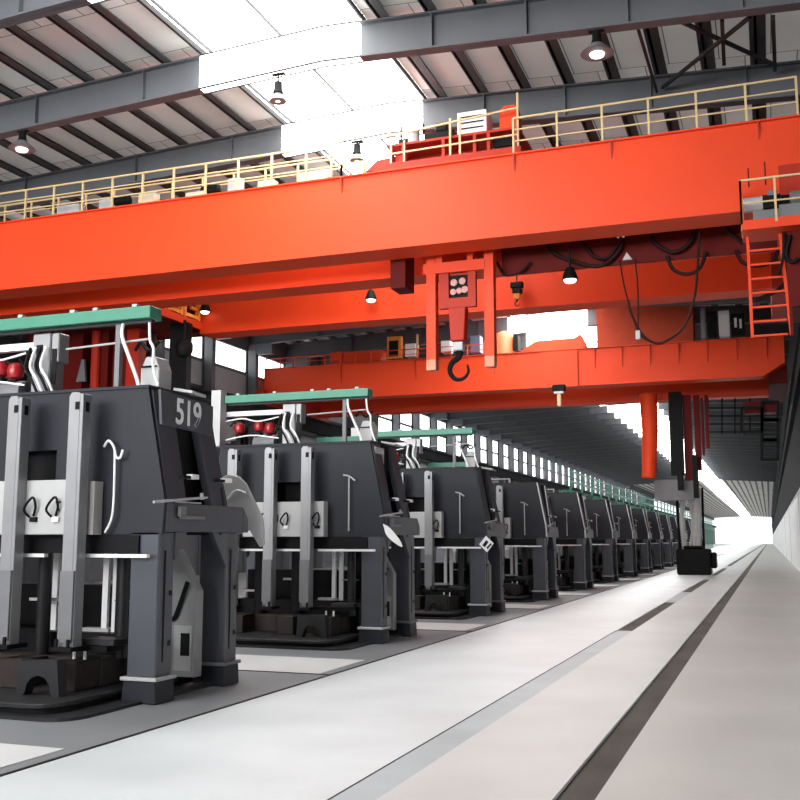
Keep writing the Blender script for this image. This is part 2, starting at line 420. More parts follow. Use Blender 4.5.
    # hanging hose with hook
    if not near:
        MB().tube([(-.52, -.07, 2.6), (-.52, -.07, 1.75)], .014, 6).tube(spline([(-.62, -.07, 2.64), (-.52, -.07, 2.62), (-.42, -.07, 2.55)], 4), .014, 6).build('hose', M['lightgrey'], t, smooth=True)
    else: MB().tube(spline([(-.66, -.06, 2.56), (-.60, -.07, 2.62), (-.53, -.07, 2.55), (-.50, -.07, 2.45), (-.45, -.07, 2.44), (-.42, -.07, 2.52)], 5), .013, 6).tube(spline([(-.52, -.07, 2.52), (-.51, -.07, 2.2), (-.52, -.07, 1.85), (-.6, -.07, 1.68)], 5), .012, 6).build('hose', M['white'], t, smooth=True)
    # base: lower tray and raised dark platform with rounded corners
    def rr(x0, x1, y0, y1, r, z):
        pts = []
        for cx, cy, a in ((x1-r, y0+r, -90), (x1-r, y1-r, 0), (x0+r, y1-r, 90), (x0+r, y0+r, 180)):
            pts += [(p.x, p.y, z) for p in arc((cx, cy, z), r, a, a+90, 5, 'xy')]
        return pts
    MB().prism(rr(-3.9, -.12, -1.15, 1.9, .3, .006), (0, 0, .03)).build('floor_tray', M['darkbase'], t)
    MB().prism(rr(-3.7, -.42, -1.0, 1.75, .25, .036), (0, 0, .05)).build('base_skirt', M['black'], t)
    MB().prism(rr(-3.8, -.39, -1.05, 1.8, .28, .086), (0, 0, .045)).build('base_platform', M['darkbase'], t, bevel=.008)
    # tooling inside; rods and tray coloured dark to stand for interior shade
    b = MB()
    for x in (-.85, -1.5, -2.4): b.box(x-.14, x+.14, -.3, .1, .131, .42)
    b.box(-2.9, -.7, .1, .5, .131, .40)
    b.build('tool_block', M['brown'], t, bevel=.01)
    m = MB()
    m.prism([(-1.15, -.62, .131), (-1.13, -.62, .45), (-.68, -.62, .47), (-.64, -.62, .131), (-.72, -.62, .131)] + [(-.89+.15*math.cos(a/6*math.pi), -.62, .16+.16*math.sin(a/6*math.pi)) for a in range(7)] + [(-1.06, -.62, .131)], (0, .12, 0))
    m.build('arch_bracket', M['darkbase'], t)
    MB().box(-2.9, -.55, .45, 1.3, .131, .62).box(-2.9, -.5, 1.0, 1.3, .62, 1.1).build('ram_bed', M['black'], t, bevel=.01)
    MB().box(-.8, -.42, -.1, .2, .56, .62).build('side_tray', M['darkbase'], t, bevel=.005)
    MB().box(-1.1, -.5, -.1, .2, .5, .555).build('tray_bracket', M['black'], t)
    for x in (-.62, -1.62, -2.3):
        MB().tube([(x, .3, .4), (x, .3, 1.47)], .07, 10).build('guide_rod', M['darkbase'], t, smooth=True)
    for x in (-.95, -1.08, -1.75):
        MB().box(x-.03, x+.04, .62, .66, .62, 1.46).build('ram_strip', M['white'], t)
    for q in ((-1.35, -1.0, .6, .72, .62, .66), (-1.9, -1.5, .4, .5, .95, .98), (-2.6, -2.1, .4, .5, .75, .78), (-.9, -.62, .55, .6, .95, .97)): MB().box(*q).build('ledge', M['lightgrey'], t)
    MB().tube(spline([(-1.98, .1, 1.45), (-1.93, .1, 1.3), (-1.99, .1, 1.2), (-1.94, .1, 1.1), (-2.0, .1, .95), (-2.0, .1, .5)], 4), .02, 6).build('spring', M['alu'], t)
    for x in (-.88, -.75): MB().box(x-.012, x+.012, -.12, -.1, .33, .5).build('gauge', M['white'], t)
    # grey electrical cabinet seen through the arch
    cab = MB().prism([(-.9, 1.0, .131), (-.16, 1.0, .131), (-.16, 1.0, 1.05), (-.42, 1.0, 1.5), (-.9, 1.0, 1.5)], (0, .15, 0)).build('inner_cabinet', M['cabinet'], t, bevel=.01)
    MB().box(-.42, -.2, .98, .999, .2, .68).build('cabinet_door', M['lightgrey'], cab)
    MB().box(-.33, -.22, .972, .979, .36, .6).build('cabinet_window', M['black'], cab)
    MB().tube(spline([(-.48, .97, .75), (-.4, .97, .78), (-.26, .97, 1.15)], 5), .025, 6).build('cabinet_handle', M['black'], cab)
    MB().lathe((-.75, 1.0, 1.2), [(.3, 0), (.3, .05), (.25, .06)], 'x', 20).build('flywheel', M['black'], t)
    # number plate bracket
    # equipment on the top plate
    vb = MB().box(-1.86, -1.62, .2, .45, 3.19, 3.88).box(-1.62, -1.52, .22, .4, 3.55, 3.88).build('valve_block', M['alu'], t, bevel=.01)
    MB().box(-1.80, -1.72, .19, .2, 3.45, 3.75).box(-1.60, -1.54, .21, .22, 3.3, 3.7).build('valve_slot', M['black'], vb)
    for i in range(4):
        x = -1.85+i*.07
        MB().tube(spline([(x, .16, 3.72), (x-.03, .12, 3.5), (x+.08, .1, 3.35), (x+.14, .14, 3.19)], 5), .016, 6).build('valve_hose', M['white'] if i % 2 else M['rubber'], vb, smooth=True)
    MB().box(-3.0, -1.86, .25, .33, 3.72, 3.80).build('white_pipe', M['white'], t)
    for x, z in ((-2.12, 3.48), (-2.32, 3.52), (-2.7, 3.5)):
        v = MB().lathe((x, .25, z-.1), [(.03, 0), (.08, .03), (.1, .1), (.08, .17), (.03, .2)], 'z', 12).build('valve_wheel', M['valve'], t, smooth=True)
        MB().box(x-.05, x+.05, .2, .3, 3.19, z-.1).build('valve_stem', M['rubber'], v)
    m = MB()
    for i in range(7):
        x = -2.9+i*.18
        m.box(x, x+.1, .3, .42, 3.19, 3.3+.12*((i*5) % 3)); m.tube([(x, .28, 3.55), (x+.1, .24, 3.62), (x+.16, .28, 3.5)], .014, 5)
    m.build('manifold', M['rubber'], t)
    MB().tube(spline([(-3.0, .2, 3.62), (-2.6, .15, 3.66), (-2.3, .15, 3.6), (-1.9, .15, 3.66)], 4), .012, 5).tube(spline([(-2.9, .14, 3.3), (-2.4, .1, 3.36), (-1.9, .15, 3.3)], 4), .012, 5).build('thin_line', M['white'], t)
    MB().lathe((-2.2, .3, 3.23), [(.14, -.2), (.16, -.1), (.16, .1), (.14, .2)], 'x', 12).build('filter', M['midgrey'], t, smooth=True)
    gb = MB().box(-2.92, -.27, .1, .32, 3.93, 4.06).build('gantry_beam', M['green'], t, bevel=.006)
    gb['label'] = 'green beam carried above the machine'
    MB().box(-2.9, -.3, .18, .24, 3.90, 3.93).build('beam_rail', M['darkbase'], gb)
    for x in (-2.7, -2.0, -1.3, -1.0, -.5): MB().box(x, x+.06, .1, .16, 4.06, 4.09).build('beam_clip', M['lightgrey'], gb)
    MB().box(-.75, -.69, .18, .24, 3.19, 3.90).build('gantry_post', M['midgrey'], t)
    MB().box(-3.12, -2.94, .0, .2, 3.19, 4.15).build('gantry_post', M['lightgrey'], t)
    if not near: MB().box(-1.6, -.5, 1.0, 1.1, 3.28, 3.38).build('rear_beam', M['green'], t)
    MB().tube([(-1.4, .2, 3.68), (-.35, .2, 3.72)], .012, 6).build('tie_rod', M['lightgrey'], t)
    tw = MB().prism([(-.50, .3, 3.19), (-.50, .3, 3.42), (-.44, .3, 3.55), (-.32, .3, 3.55), (-.27, .3, 3.42), (-.27, .3, 3.19)], (0, .25, 0)).build('junction_tower', M['lightgrey'], t, bevel=.01)
    MB().tube(spline([(-.54, .25, 3.62), (-.45, .22, 3.7), (-.35, .22, 3.6), (-.24, .25, 3.7)], 4), .02, 6).tube([(-.48, .28, 3.44), (-.29, .28, 3.44)], .01, 5).build('tower_cable', M['rubber'], tw, smooth=True)
    MB().tube(spline([(-.66, .18, 3.9), (-.62, .12, 3.75), (-.50, .1, 3.5), (-.41, .1, 3.3), (-.37, .1, 3.19)], 5), .02, 6).build('drop_hose', M['white'], t, smooth=True)
    MB().tube(spline([(-.34, .2, 3.9), (-.30, .16, 3.7), (-.24, .14, 3.6), (-.22, .12, 3.4), (-.14, .1, 3.19)], 5), .016, 6).build('drop_hose', M['white'], t, smooth=True)
    MB().prism([(.1, .38, 3.14), (.12, .62, 3.12), (-.12, .72, 3.17), (-.16, .42, 3.19)], (0, 0, .03)).build('cap_plate', M['lightgrey'], t)
    return t

m0 = make_machine((-.80, -1.57, -2.4), True); mp_ = make_machine((-1.14, -1.80, -2.48), False)
nth = ['', 'second', 'third', 'fourth', 'fifth', 'sixth', 'seventh', 'eighth', 'ninth', 'tenth', 'eleventh', 'twelfth', 'thirteenth', 'fourteenth', 'fifteenth']
machines = [m0]
drop = ('junction_tower', 'drop_hose', 'gantry_beam', 'gantry_post', 'valve_block', 'valve_wheel', 'thin_line', 'tie_rod', 'white_pipe', 'rear_beam', 'cap_plate')
def copy_plain(o):
    c = o.copy(); C.objects.link(c)
    for ch in list(o.children):
        if ch.name.split('.')[0] not in drop: copy_tree(ch, c)
    pt = MB().box(-2.6, -1.0, .3, .36, 3.3, 3.33).box(-2.6, -2.56, .3, .36, 3.19, 3.3).box(-1.04, -1.0, .3, .36, 3.19, 3.3).build('pipe_frame', M['lightgrey'], c)
    MB().tube([(-.17, -.02, 3.18), (.06, -.02, 1.98), (.07, -.02, 1.7)], .016, 6).tube([(-.05, .4, 3.1), (.09, .4, 2.0)], .012, 6).build('edge_highlight', M['white'], c)  # white tubes stand in for bright highlights along the slanted edges
    return c
for k in range(1, NM):
    c = mp_ if k == 1 else copy_tree(mp_) if k == 2 else copy_plain(mp_); c.location = (MX, MY+k*PITCH, 0)
    c['label'] = 'dark grey press machine, %s from the camera%s' % (nth[k], {1: ', pale flap on its leg', 2: ', white diamond sign on its leg'}.get(k, ''))
    machines.append(c)
# number plate of the first machine
npl = MB().prism([(.07, -.12, 2.76), (.07, .86, 2.74), (.07, .86, 3.06), (.07, -.16, 3.11)], (-.03, 0, 0)).build('number_plate', M['slate2'], m0)
npl['label'] = 'plate with the white number 519'
def text_mesh(txt, size, name, m, parent, mtx, depth=.004):
    cu = bpy.data.curves.new(name, 'FONT'); cu.body = txt; cu.size = size; cu.extrude = depth; cu.align_x = 'CENTER'; cu.align_y = 'CENTER'; cu.offset = .004
    tmp = bpy.data.objects.new(name, cu); C.objects.link(tmp)
    dg = bpy.context.evaluated_depsgraph_get()
    me = bpy.data.meshes.new_from_object(tmp.evaluated_get(dg)); bpy.data.objects.remove(tmp)
    me.transform(mtx); me.materials.clear(); me.materials.append(m)
    o = bpy.data.objects.new(name, me); C.objects.link(o); o.parent = parent
    return o
text_mesh('519', .38, 'number', M['white'], npl, Matrix.Translation((.076, .36, 2.91)) @ Matrix(((0, 0, 1, 0), (.88, 0, 0, 0), (0, 1, 0, 0), (0, 0, 0, 1))))
g = MB().prism([(-.52, 2.05, 1.60), (-.52, 2.05, 2.36), (-.40, 2.05, 2.40), (-.26, 2.05, 2.37), (-.16, 2.05, 2.28), (.08, 2.05, 1.85), (.10, 2.05, 1.55), (.04, 2.05, 1.52), (-.1, 2.05, 1.72)], (0, .04, 0)).build('guard_panel', M['lightgrey'], m0, bevel=.01)
MB().tube(spline([(-.4, 2.03, 2.1), (-.28, 2.02, 2.2), (-.15, 2.03, 2.17)], 4), .012, 5).build('guard_handle', M['white'], g)
m = machines[1]
MB().prism(spline([(.05, -.04, 1.86), (.13, -.04, 1.66), (.36, -.04, 1.50), (.32, -.04, 1.62), (.16, -.04, 1.80), (.05, -.04, 1.86)], 4)[:-1], (0, .02, 0)).build('flap', M['white'], m)
MB().box(-.17, -.14, .1, .5, 2.85, 3.1).build('side_plate', M['lightgrey'], m)
m = machines[2]
cx_, cz_ = .06, 1.52
dm = MB().prism([(cx_-.16, -.06, cz_), (cx_-.01, -.06, cz_+.18), (cx_+.16, -.06, cz_+.02), (cx_+.01, -.06, cz_-.17)], (0, .02, 0)).build('diamond_sign', M['white'], m)
MB().prism([(cx_-.09, -.064, cz_-.02), (cx_+.0, -.064, cz_+.09), (cx_+.05, -.064, cz_+.05), (cx_-.03, -.064, cz_-.06)], (0, .003, 0)).build('sign_mark', M['black'], dm)
MB().prism([(cx_+.03, -.064, cz_-.1), (cx_+.12, -.064, cz_+.0), (cx_+.1, -.064, cz_+.03), (cx_+.0, -.064, cz_-.07)], (0, .003, 0)).build('sign_mark', M['black'], dm)

# ------------------------------------------------------------------ cranes
def rail(m, x0, x1, y, z, h=.85, n=None, levels=3, r=.022, axis='x'):
    n = n or max(2, int(abs(x1-x0)/1.1))
    P = (lambda u, zz: (u, y, zz)) if axis == 'x' else (lambda u, zz: (y, u, zz))
    for i in range(n+1):
        u = x0+(x1-x0)*i/n
        m.bar(P(u, z), P(u, z+h), r*2.2)
    for l in range(levels):
        zz = z+h*(l+1)/levels
        m.bar(P(x0, zz), P(x1, zz), r*(2 if l == levels-1 else 1.4))
    return m
def girder(x0, x1, y, z0, z1, w, name, parent, m=None, ribs=(), chamfer=0, rh=.38):
    b = MB()
    pts = [(x0, y+.02, z0), (x1-chamfer, y+.02, z0), (x1, y+.02, z0+chamfer*.6), (x1, y+.02, z1), (x0, y+.02, z1)]
    if chamfer == 0: pts = [(x0, y+.02, z0), (x1, y+.02, z0), (x1, y+.02, z1), (x0, y+.02, z1)]
    b.prism(pts, (0, w-.04, 0))
    b.box(x0, x1, y-.07, y+w+.07, z1, z1+.035).box(x0, x1-chamfer, y-.02, y+w+.02, z0-.03, z0)
    o = b.build(name, m or M['orange'], parent)
    MB().box(x0+.1, x1-.1, y-.02, y+w+.02, z1+.036, z1+.05).build('bounce_plate', M['midgrey'], o)  # added unseen grey plate, keeps orange bounce off the roof
    if ribs:
        r = MB()
        for x in ribs: r.prism([(x-.02, y+.02, z1), (x-.02, y-.07, z1), (x-.02, y-.06, z1-rh*.3), (x-.02, y+.02, z1-rh)], (.04, 0, 0))
        r.build('rib', M['red'], o)
    return o

# crane 1, the near and largest one
c1 = thing('overhead_crane', 'nearest and largest orange overhead crane, long plain girder across the upper picture', 'crane', (-11.6, 22, 8.5), 'orange overhead cranes')
G1 = dict(z0=8.64, z1=10.56)
def sub(builder, name, m, parent, **k):
    """build in world coordinates under a parent placed away from the origin"""
    o = builder.build(name, m, None, **k); o.parent = parent
    p = parent; off = Vector((0, 0, 0))
    while p: off += Vector(p.location); p = p.parent
    o.data.transform(Matrix.Translation(-off)); return o
def reparent_world(o, parent):
    o.parent = parent; p = parent; off = Vector((0, 0, 0))
    while p: off += Vector(p.location); p = p.parent
    o.data.transform(Matrix.Translation(-off))
    for ch in o.children: ch.data.transform(Matrix.Translation(-off))
    return o
reparent_world(girder(-24.2, 1.1, 22, 8.64, 10.56, .9, 'front_girder', None, ribs=(-22, -9.6, -5.2, -2.95, .2)), c1)
reparent_world(girder(-24.2, 1.1, 24.5, 8.62, 10.5, .9, 'rear_girder', None), c1)
sub(MB().box(-24.3, -23.6, 21.2, 26.2, 8.5, 9.4), 'end_truck', M['red'], c1)
sub(MB().box(.55, 1.15, 21.9, 26.2, 8.52, 9.5), 'end_truck', M['red'], c1)
sub(MB().box(.9, 1.05, 22.1, 25.4, 8.6, 10.5), 'end_tie', M['red'], c1)
sub(MB().box(-24.2, -24.05, 22.9, 24.5, 8.65, 10.5), 'end_tie', M['red'], c1)
sub(MB().box(-8.75, -8.35, 23.2, 23.9, 7.95, 9.2), 'junction_box', M['darkred'], c1)
sub(rail(rail(MB(), -24.2, -9.6, 21.97, 10.6, .85, 15), -9.6, -9.0, 21.97, 10.6, .3, 1, 1), 'railing', M['yellow'], c1)
sub(rail(MB(), -5.2, 1.0, 21.97, 10.6, .85, 6).bar((1.0, 21.97, 11.45), (1.03, 22.6, 11.45), .05).bar((1.03, 22.6, 11.45), (1.03, 22.6, 10.6), .05), 'railing', M['yellow'], c1)
sub(rail(MB(), -23.7, -9.3, 22.83, 10.6, .85, 15, 3), 'railing', M['yellow'], c1)
sub(rail(MB(), -24.2, -8.9, 25.42, 10.54, .9, 22, 4), 'railing', M['yellow'], c1)
sub(rail(MB(), -4.8, 1.0, 25.42, 10.54, .9, 8, 2), 'railing', M['yellow'], c1)
sub(MB().box(-24.0, .9, 22.35, 22.41, 10.6, 10.66).box(-24.0, .9, 24.9, 24.96, 10.55, 10.62), 'trolley_rail', M['purlin'], c1)
random.seed(3)
for i, x in enumerate((-17.2, -15.9, -14.4, -13.1, -12.2, -11.0, -18.6)):
    w = random.uniform(.35, .8); h = random.uniform(.3, .6)
    b = sub(MB().box(x, x+w, 22.45, 22.7, 10.6, 10.6+h), 'equipment_box', M['cream'] if i % 3 else M['lightgrey'], c1)
sub(MB().lathe((-16.6, 22.6, 11.0), [(.05, -.35), (.14, -.3), (.14, .3), (.05, .35)], 'x', 12), 'drive_motor', M['rubber'], c1)
sub(MB().lathe((-13.7, 22.6, 10.95), [(.05, -.3), (.14, -.25), (.14, .25), (.05, .3)], 'x', 12), 'drive_motor', M['rubber'], c1)
sub(MB().box(-6.05, .5, 24.05, 24.1, 8.25, 9.9).box(-6.05, -5.95, 24.0, 24.5, 8.85, 9.9), 'girder_shade_plate', M['darkred'], c1)  # added dark red plate standing in for the shade on the rear girder
# festoon cables between the girders
def px(pts, y): return spline([at(a, b, y) for a, b in pts], 6)
f = MB()
for pts, r in (([(497, 262), (505, 275), (520, 272), (530, 262)], .035), ([(545, 238), (552, 252), (575, 262), (600, 266), (618, 252), (625, 236)], .05),
               ([(583, 240), (592, 255), (607, 258), (618, 245)], .045),
               ([(650, 228), (655, 243), (672, 252), (688, 245), (698, 226)], .05), ([(667, 256), (674, 270), (688, 274), (700, 268), (706, 252)], .045),
               ([(722, 221), (730, 232), (742, 242)], .05), ([(736, 250), (742, 262), (755, 266), (772, 262), (778, 250)], .045), ([(755, 300), (775, 292), (786, 282)], .05)):
    f.tube(px(pts, 23.9), r, 6)
sub(f, 'festoon_cable', M['cable'], c1, smooth=True)
f = MB().tube(px([(700, 226), (698, 262), (695, 295), (685, 325), (668, 340), (655, 343), (642, 334), (632, 315), (628, 300)], 23.3), .028, 6)
f.tube(px([(620, 260), (624, 285), (631, 310), (640, 335), (655, 343)], 23.3), .018, 6).tube(px([(635, 258), (638, 290), (638, 330)], 23.3), .018, 6)
sub(f, 'loop_cable', M['cable'], c1, smooth=True)
p = at(638, 335, 23.3); sub(MB().box(p.x-.05, p.x+.05, 23.25, 23.35, p.z-.1, p.z+.1), 'pendant_end', M['lightgrey'], c1)
p = at(627, 256, 23.3); sub(MB().prism([(p.x-.1, 23.25, p.z-.1), (p.x+.12, 23.25, p.z-.1), (p.x, 23.25, p.z+.08)], (0, .05, 0)), 'cable_bracket', M['lightgrey'], c1)
p = at(622, 233, 22.95); sub(MB().box(p.x-.12, p.x-.07, 22.92, 23.0, p.z-.1, p.z+.04).box(p.x, p.x+.14, 22.92, 23.0, p.z-.01, p.z+.03).box(p.x, p.x+.05, 22.92, 23, p.z-.1, p.z), 'cable_clip', M['white'], c1)
# access platform and ladder under the right end
pf = sub(MB().box(-.23, 1.15, 20.9, 21.85, 7.86, 7.98).box(-.23, 1.15, 20.88, 20.92, 7.86, 8.06), 'access_platform', M['orange'], c1)
r = MB(); rail(r, -.22, 1.1, 20.9, 7.98, .93, 2, 1, .02); r.bar((-.22, 20.9, 8.42), (1.1, 20.9, 8.42), .03); rail(r, 20.9, 21.85, -.22, 7.98, .93, 2, 2, .02, 'y')
sub(r, 'platform_railing', M['yellow'], pf)
sub(MB().lathe((.12, 21.3, 8.5), [(.12, -.3), (.16, -.28), (.16, .1), (.12, .12)], 'x', 16), 'drum', M['lightgrey'], pf, smooth=True)
sub(MB().box(.2, .55, 21.1, 21.5, 8.35, 8.62).lathe((.6, 21.3, 8.5), [(.08, -.2), (.14, -.15), (.14, .15)], 'x', 12), 'motor', M['rubber'], pf)
sub(MB().box(.3, .5, 21.08, 21.2, 8.6, 8.7), 'motor_cap', M['blue'], pf)
sub(MB().lathe((.95, 21.3, 8.5), [(.1, -.25), (.2, -.2), (.2, .3)], 'x', 16), 'drum', M['midgrey'], pf, smooth=True)
sub(MB().box(.5, 1.1, 21.0, 21.1, 8.02, 8.35).box(.0, .9, 21.2, 21.4, 7.98, 8.34), 'motor_base', M['midgrey'], pf)
sub(MB().bar((-.05, 21.3, 8.9), (-.05, 21.3, 9.3), .03).bar((.28, 21.3, 8.9), (.28, 21.3, 9.4), .03), 'antenna', M['darkred'], pf)
l = MB().bar((-.13, 21.4, 7.86), (-.13, 21.4, 5.72), .06).bar((.5, 21.4, 7.86), (.62, 21.4, 5.72), .06)
for k in range(7): l.bar((-.13, 21.4, 7.55-k*.3), (.55, 21.4, 7.55-k*.3), .04)
ld = sub(l, 'ladder', M['orange'], pf)
sub(MB().box(.6, 1.1, 21.3, 23, 6.3, 7.86).box(.6, .66, 21.3, 21.4, 5.7, 6.3), 'drop_leg', M['darkred'], c1)
f = MB().tube(px([(790, 235), (786, 255), (792, 262), (799, 258)], 21.2), .04, 6).tube(px([(784, 232), (783, 258), (778, 275)], 21.2), .03, 6)
sub(f, 'drop_cable', M['rubber'], c1, smooth=True)

# trolley of crane 1 with its hoist mast
tr = thing('crane_trolley', 'red hoist trolley with white louvred cabinet on the nearest crane', 'trolley', (-7.0, 23.7, 10.7))
sub(MB().box(-8.9, -5.1, 22.3, 25.0, 10.72, 10.9).box(-9.3, -8.9, 22.5, 24.8, 10.72, 10.82).prism([(-9.2, 22.6, 10.9), (-8.9, 22.6, 11.15), (-8.2, 22.6, 11.2), (-8.2, 22.6, 10.9)], (0, 1.5, 0)), 'trolley_frame', M['red'], tr)
m = MB()
for x in (-8.3, -6.5): m.lathe((x, 22.38, 10.78), [(.14, -.06), (.14, .06)], 'y', 16)
for x in (-8.3, -6.5): m.lathe((x, 24.93, 10.78), [(.14, -.06), (.14, .06)], 'y', 16)
sub(m, 'wheel', M['purlin'], tr)
m = MB().box(-8.6, -5.2, 22.5, 24.6, 11.42, 11.48)
for x in (-8.45, -8.15, -7.1, -6.3, -5.95, -5.3): m.box(x-.04, x+.04, 22.5, 22.58, 10.9, 11.42)
sub(m, 'upper_deck', M['red'], tr)
m = MB()
for x in (-8.45, -8.1, -6.9, -6.65, -5.2): m.bar((x, 22.45, 10.9), (x, 22.45, 11.9 if x > -7 else 11.5), .05)
m.bar((-8.6, 22.45, 11.9-.22), (-5.2, 22.45, 11.92), .045).bar((-8.6, 22.45, 11.2), (-5.2, 22.45, 11.25), .04).bar((-5.2, 22.45, 11.9), (-5.2, 22.45, 12.3), .05)
sub(m, 'trolley_railing', M['yellow'], tr)
cab = sub(MB().box(-6.85, -6.1, 22.9, 23.5, 11.48, 12.22), 'louvre_cabinet', M['white'], tr)
m = MB()
for k in range(4): m.box(-6.78, -6.17, 22.88, 22.9, 11.62+k*.15, 11.65+k*.15)
sub(m, 'louvre', M['rubber'], cab)
sub(MB().prism([(-5.75, 22.8, 11.5), (-5.72, 22.8, 12.1), (-5.62, 22.8, 12.18), (-5.38, 22.8, 12.18), (-5.3, 22.8, 12.1), (-5.25, 22.8, 11.5)], (0, .4, 0)), 'orange_cabinet', M['orange'], tr)
for nm_, q in (('hoist_motor', (-8.4, -7.9, 22.8, 23.2, 11.48, 11.72)), ('hoist_motor', (-7.7, -6.9, 22.8, 23.4, 11.48, 11.78)), ('gearbox', (-5.9, -5.3, 22.7, 23.2, 11.1, 11.35)), ('brake', (-7.4, -7.1, 22.8, 23.1, 11.78, 12.0)), ('lever', (-8.35, -8.3, 22.8, 22.86, 11.72, 12.1)), ('lever', (-7.75, -7.7, 22.8, 22.86, 11.78, 12.05))): sub(MB().box(*q), nm_, M['rubber'], tr, bevel=.02)
sub(MB().lathe((-7.95, 22.75, 11.55), [(.15, -.1), (.15, .3), (.1, .34)], 'z', 16), 'oil_tank', M['lightgrey'], tr, smooth=True)
sub(MB().lathe((-7.4, 23.4, 11.2), [(.22, -.9), (.26, -.88), (.2, -.84), (.2, .84), (.26, .88), (.22, .9)], 'x', 18), 'rope_drum', M['red'], tr, smooth=True)
mast = MB()
for x in (-7.82, -6.32): mast.box(x, x+.24, 23.3, 23.55, 6.06, 10.72)
mast.box(-7.9, -6.3, 23.28, 23.57, 8.25, 8.52).box(-7.6, -7.4, 23.3, 23.5, 8.5, 10.7).box(-6.75, -6.6, 23.3, 23.5, 8.5, 10.7)
ms = sub(mast, 'hoist_mast', M['orange'], tr)
M['faded'] = mat('faded_orange', (.75, .25, .15), .6)
for x in (-7.82, -6.32): sub(MB().box(x, x+.24, 23.29, 23.56, 5.8, 6.06), 'mast_tip', M['faded'], ms)
sub(MB().box(-7.5, -6.55, 23.35, 23.5, 7.35, 7.6).box(-7.5, -7.25, 23.35, 23.5, 7.6, 8.25).box(-6.75, -6.55, 23.35, 23.5, 7.6, 8.25).box(-7.25, -6.75, 23.45, 23.5, 7.6, 8.25), 'mast_bracket', M['red'], tr)
sub(MB().box(-7.24, -6.76, 23.44, 23.449, 7.62, 8.2), 'clamp_recess', M['rubber'], tr)
for i, (x, z) in enumerate(((-7.12, 8.0), (-6.98, 7.78), (-6.9, 8.02), (-7.14, 7.76), (-6.84, 7.8))):
    sub(MB().lathe((x, 23.4, z), [(.04, -.04), (.09-.01*(i % 2), -.03), (.09-.01*(i % 2), .02), (.04, .03)], 'y', 10), 'rope_clamp', mat('clamp_pink_%d' % i, (.6, .3, .27), .5), tr)
sub(MB().prism([(-7.25, 23.3, 7.35), (-6.8, 23.3, 7.35), (-6.85, 23.3, 6.5), (-7.2, 23.3, 6.5)], (0, .3, 0)), 'ram', M['red'], tr, bevel=.02)
def hook(mb, c, s):
    pts = [Vector(c)+Vector((u*s, 0, v*s)) for u, v in ((0, 0), (0, -.25), (-.22, -.42), (-.28, -.68), (-.12, -.9), (.12, -.9), (.28, -.72), (.25, -.5))]
    return mb.tube(spline(pts, 4), [s*(.11-.0028*i) for i in range(29)], 8)
hk = thing('crane_hook', 'black steel hook hanging below the mast of the nearest crane', 'hook', (-7.02, 23.45, 6.48))
sub(hook(MB(), (-7.02, 23.45, 6.33), .85), 'hook', M['rubber'], hk, smooth=True)
sub(MB().box(-7.15, -6.89, 23.33, 23.57, 6.26, 6.48), 'hook_block', M['lightgrey'], hk, bevel=.02)

# crane 2, a single visible girder between the other two
c2 = thing('overhead_crane', 'middle orange overhead crane, bright girder seen below the nearest one', 'crane', (-9, 30, 8.7), 'orange overhead cranes')
reparent_world(girder(-18.5, .9, 30, 8.82, 10.5, .9, 'front_girder', None), c2)
sub(MB().box(-24.2, -18.5, 30.1, 30.9, 8.9, 10.2).box(-24.2, -23.6, 28.0, 33.5, 8.5, 9.3), 'end_truck', M['darkred'], c2)
sub(MB().box(.4, 1.1, 28.8, 33.5, 8.5, 9.6), 'end_truck', M['red'], c2)
ep = sub(MB().box(-24, -18.5, 26.9, 30.0, 8.98, 9.1), 'end_platform', M['darkred'], c2)
sub(MB().box(-18.5, -18.42, 26.9, 30.0, 8.95, 9.2), 'platform_edge', M['orange'], ep)
m = MB()
for a, b_ in ((27.0, 27.7), (27.9, 28.7), (28.9, 29.8)):
    m.bar((-18.46, a, 9.2), (-18.46, a, 10.2), .14).bar((-18.46, b_, 9.2), (-18.46, b_, 10.2), .14).bar((-18.46, a, 10.2), (-18.46, b_, 10.2), .1).bar((-18.46, a, 9.3), (-18.46, b_, 9.3), .12).bar((-18.46, (a+b_)/2, 9.6), (-18.46, b_, 9.6), .1)
rail(m, -24, -18.5, 26.95, 9.1, 1.0, 7, 3, .03)
sub(m, 'platform_frame', M['amber'], ep)
sub(MB().box(-23, -19, 28.6, 29.6, 9.1, 9.8), 'drive_box', M['orange'], ep)
sub(MB().box(-24.3, -20.3, 30.0, 30.08, 5.0, 8.95), 'back_plate', mat('deep_red', (.05, .008, .007), .5), c2)
m = MB()
for x0, x1, z in ((-24.2, -22.8, 5.2), (-22.4, -21.7, 5.0), (-21.5, -20.7, 5.0)): m.box(x0, x1, 29.2, 30.0, z, 8.98)
sub(m, 'hanging_mast', M['darkred'], c2)
sub(MB().box(-20.9, -20.4, 29.15, 29.6, 5.5, 8.98).tube([(-22.15, 29.1, 5.0), (-22.15, 29.1, 8.98)], .16, 10), 'red_post', M['red'], c2)
sub(MB().prism([(-22.95, 29.1, 7.2), (-22.55, 29.1, 7.2), (-22.65, 29.1, 8.0), (-22.75, 29.1, 8.0)], (0, .1, 0)), 'cone_guide', M['midgrey'], c2)

dp = MB(); q0 = at(171, 352, 29.0); q1 = at(187, 400, 29.0); dp.box(q0.x, q1.x, 28.9, 29.2, q1.z, 8.98)
sub(dp, 'dark_post', M['rubber'], c2)
q0 = at(184, 348, 28.6); sub(MB().lathe((q0.x, 28.6, q0.z), [(.05, -.32), (.22, -.28), (.3, -.1), (.3, .12), (.2, .28), (.05, .3)], 'z', 14).tube([(q0.x, 28.6, q0.z+.3), (q0.x, 28.6, 8.98)], .05), 'round_lamp', M['rubber'], c2, smooth=True)
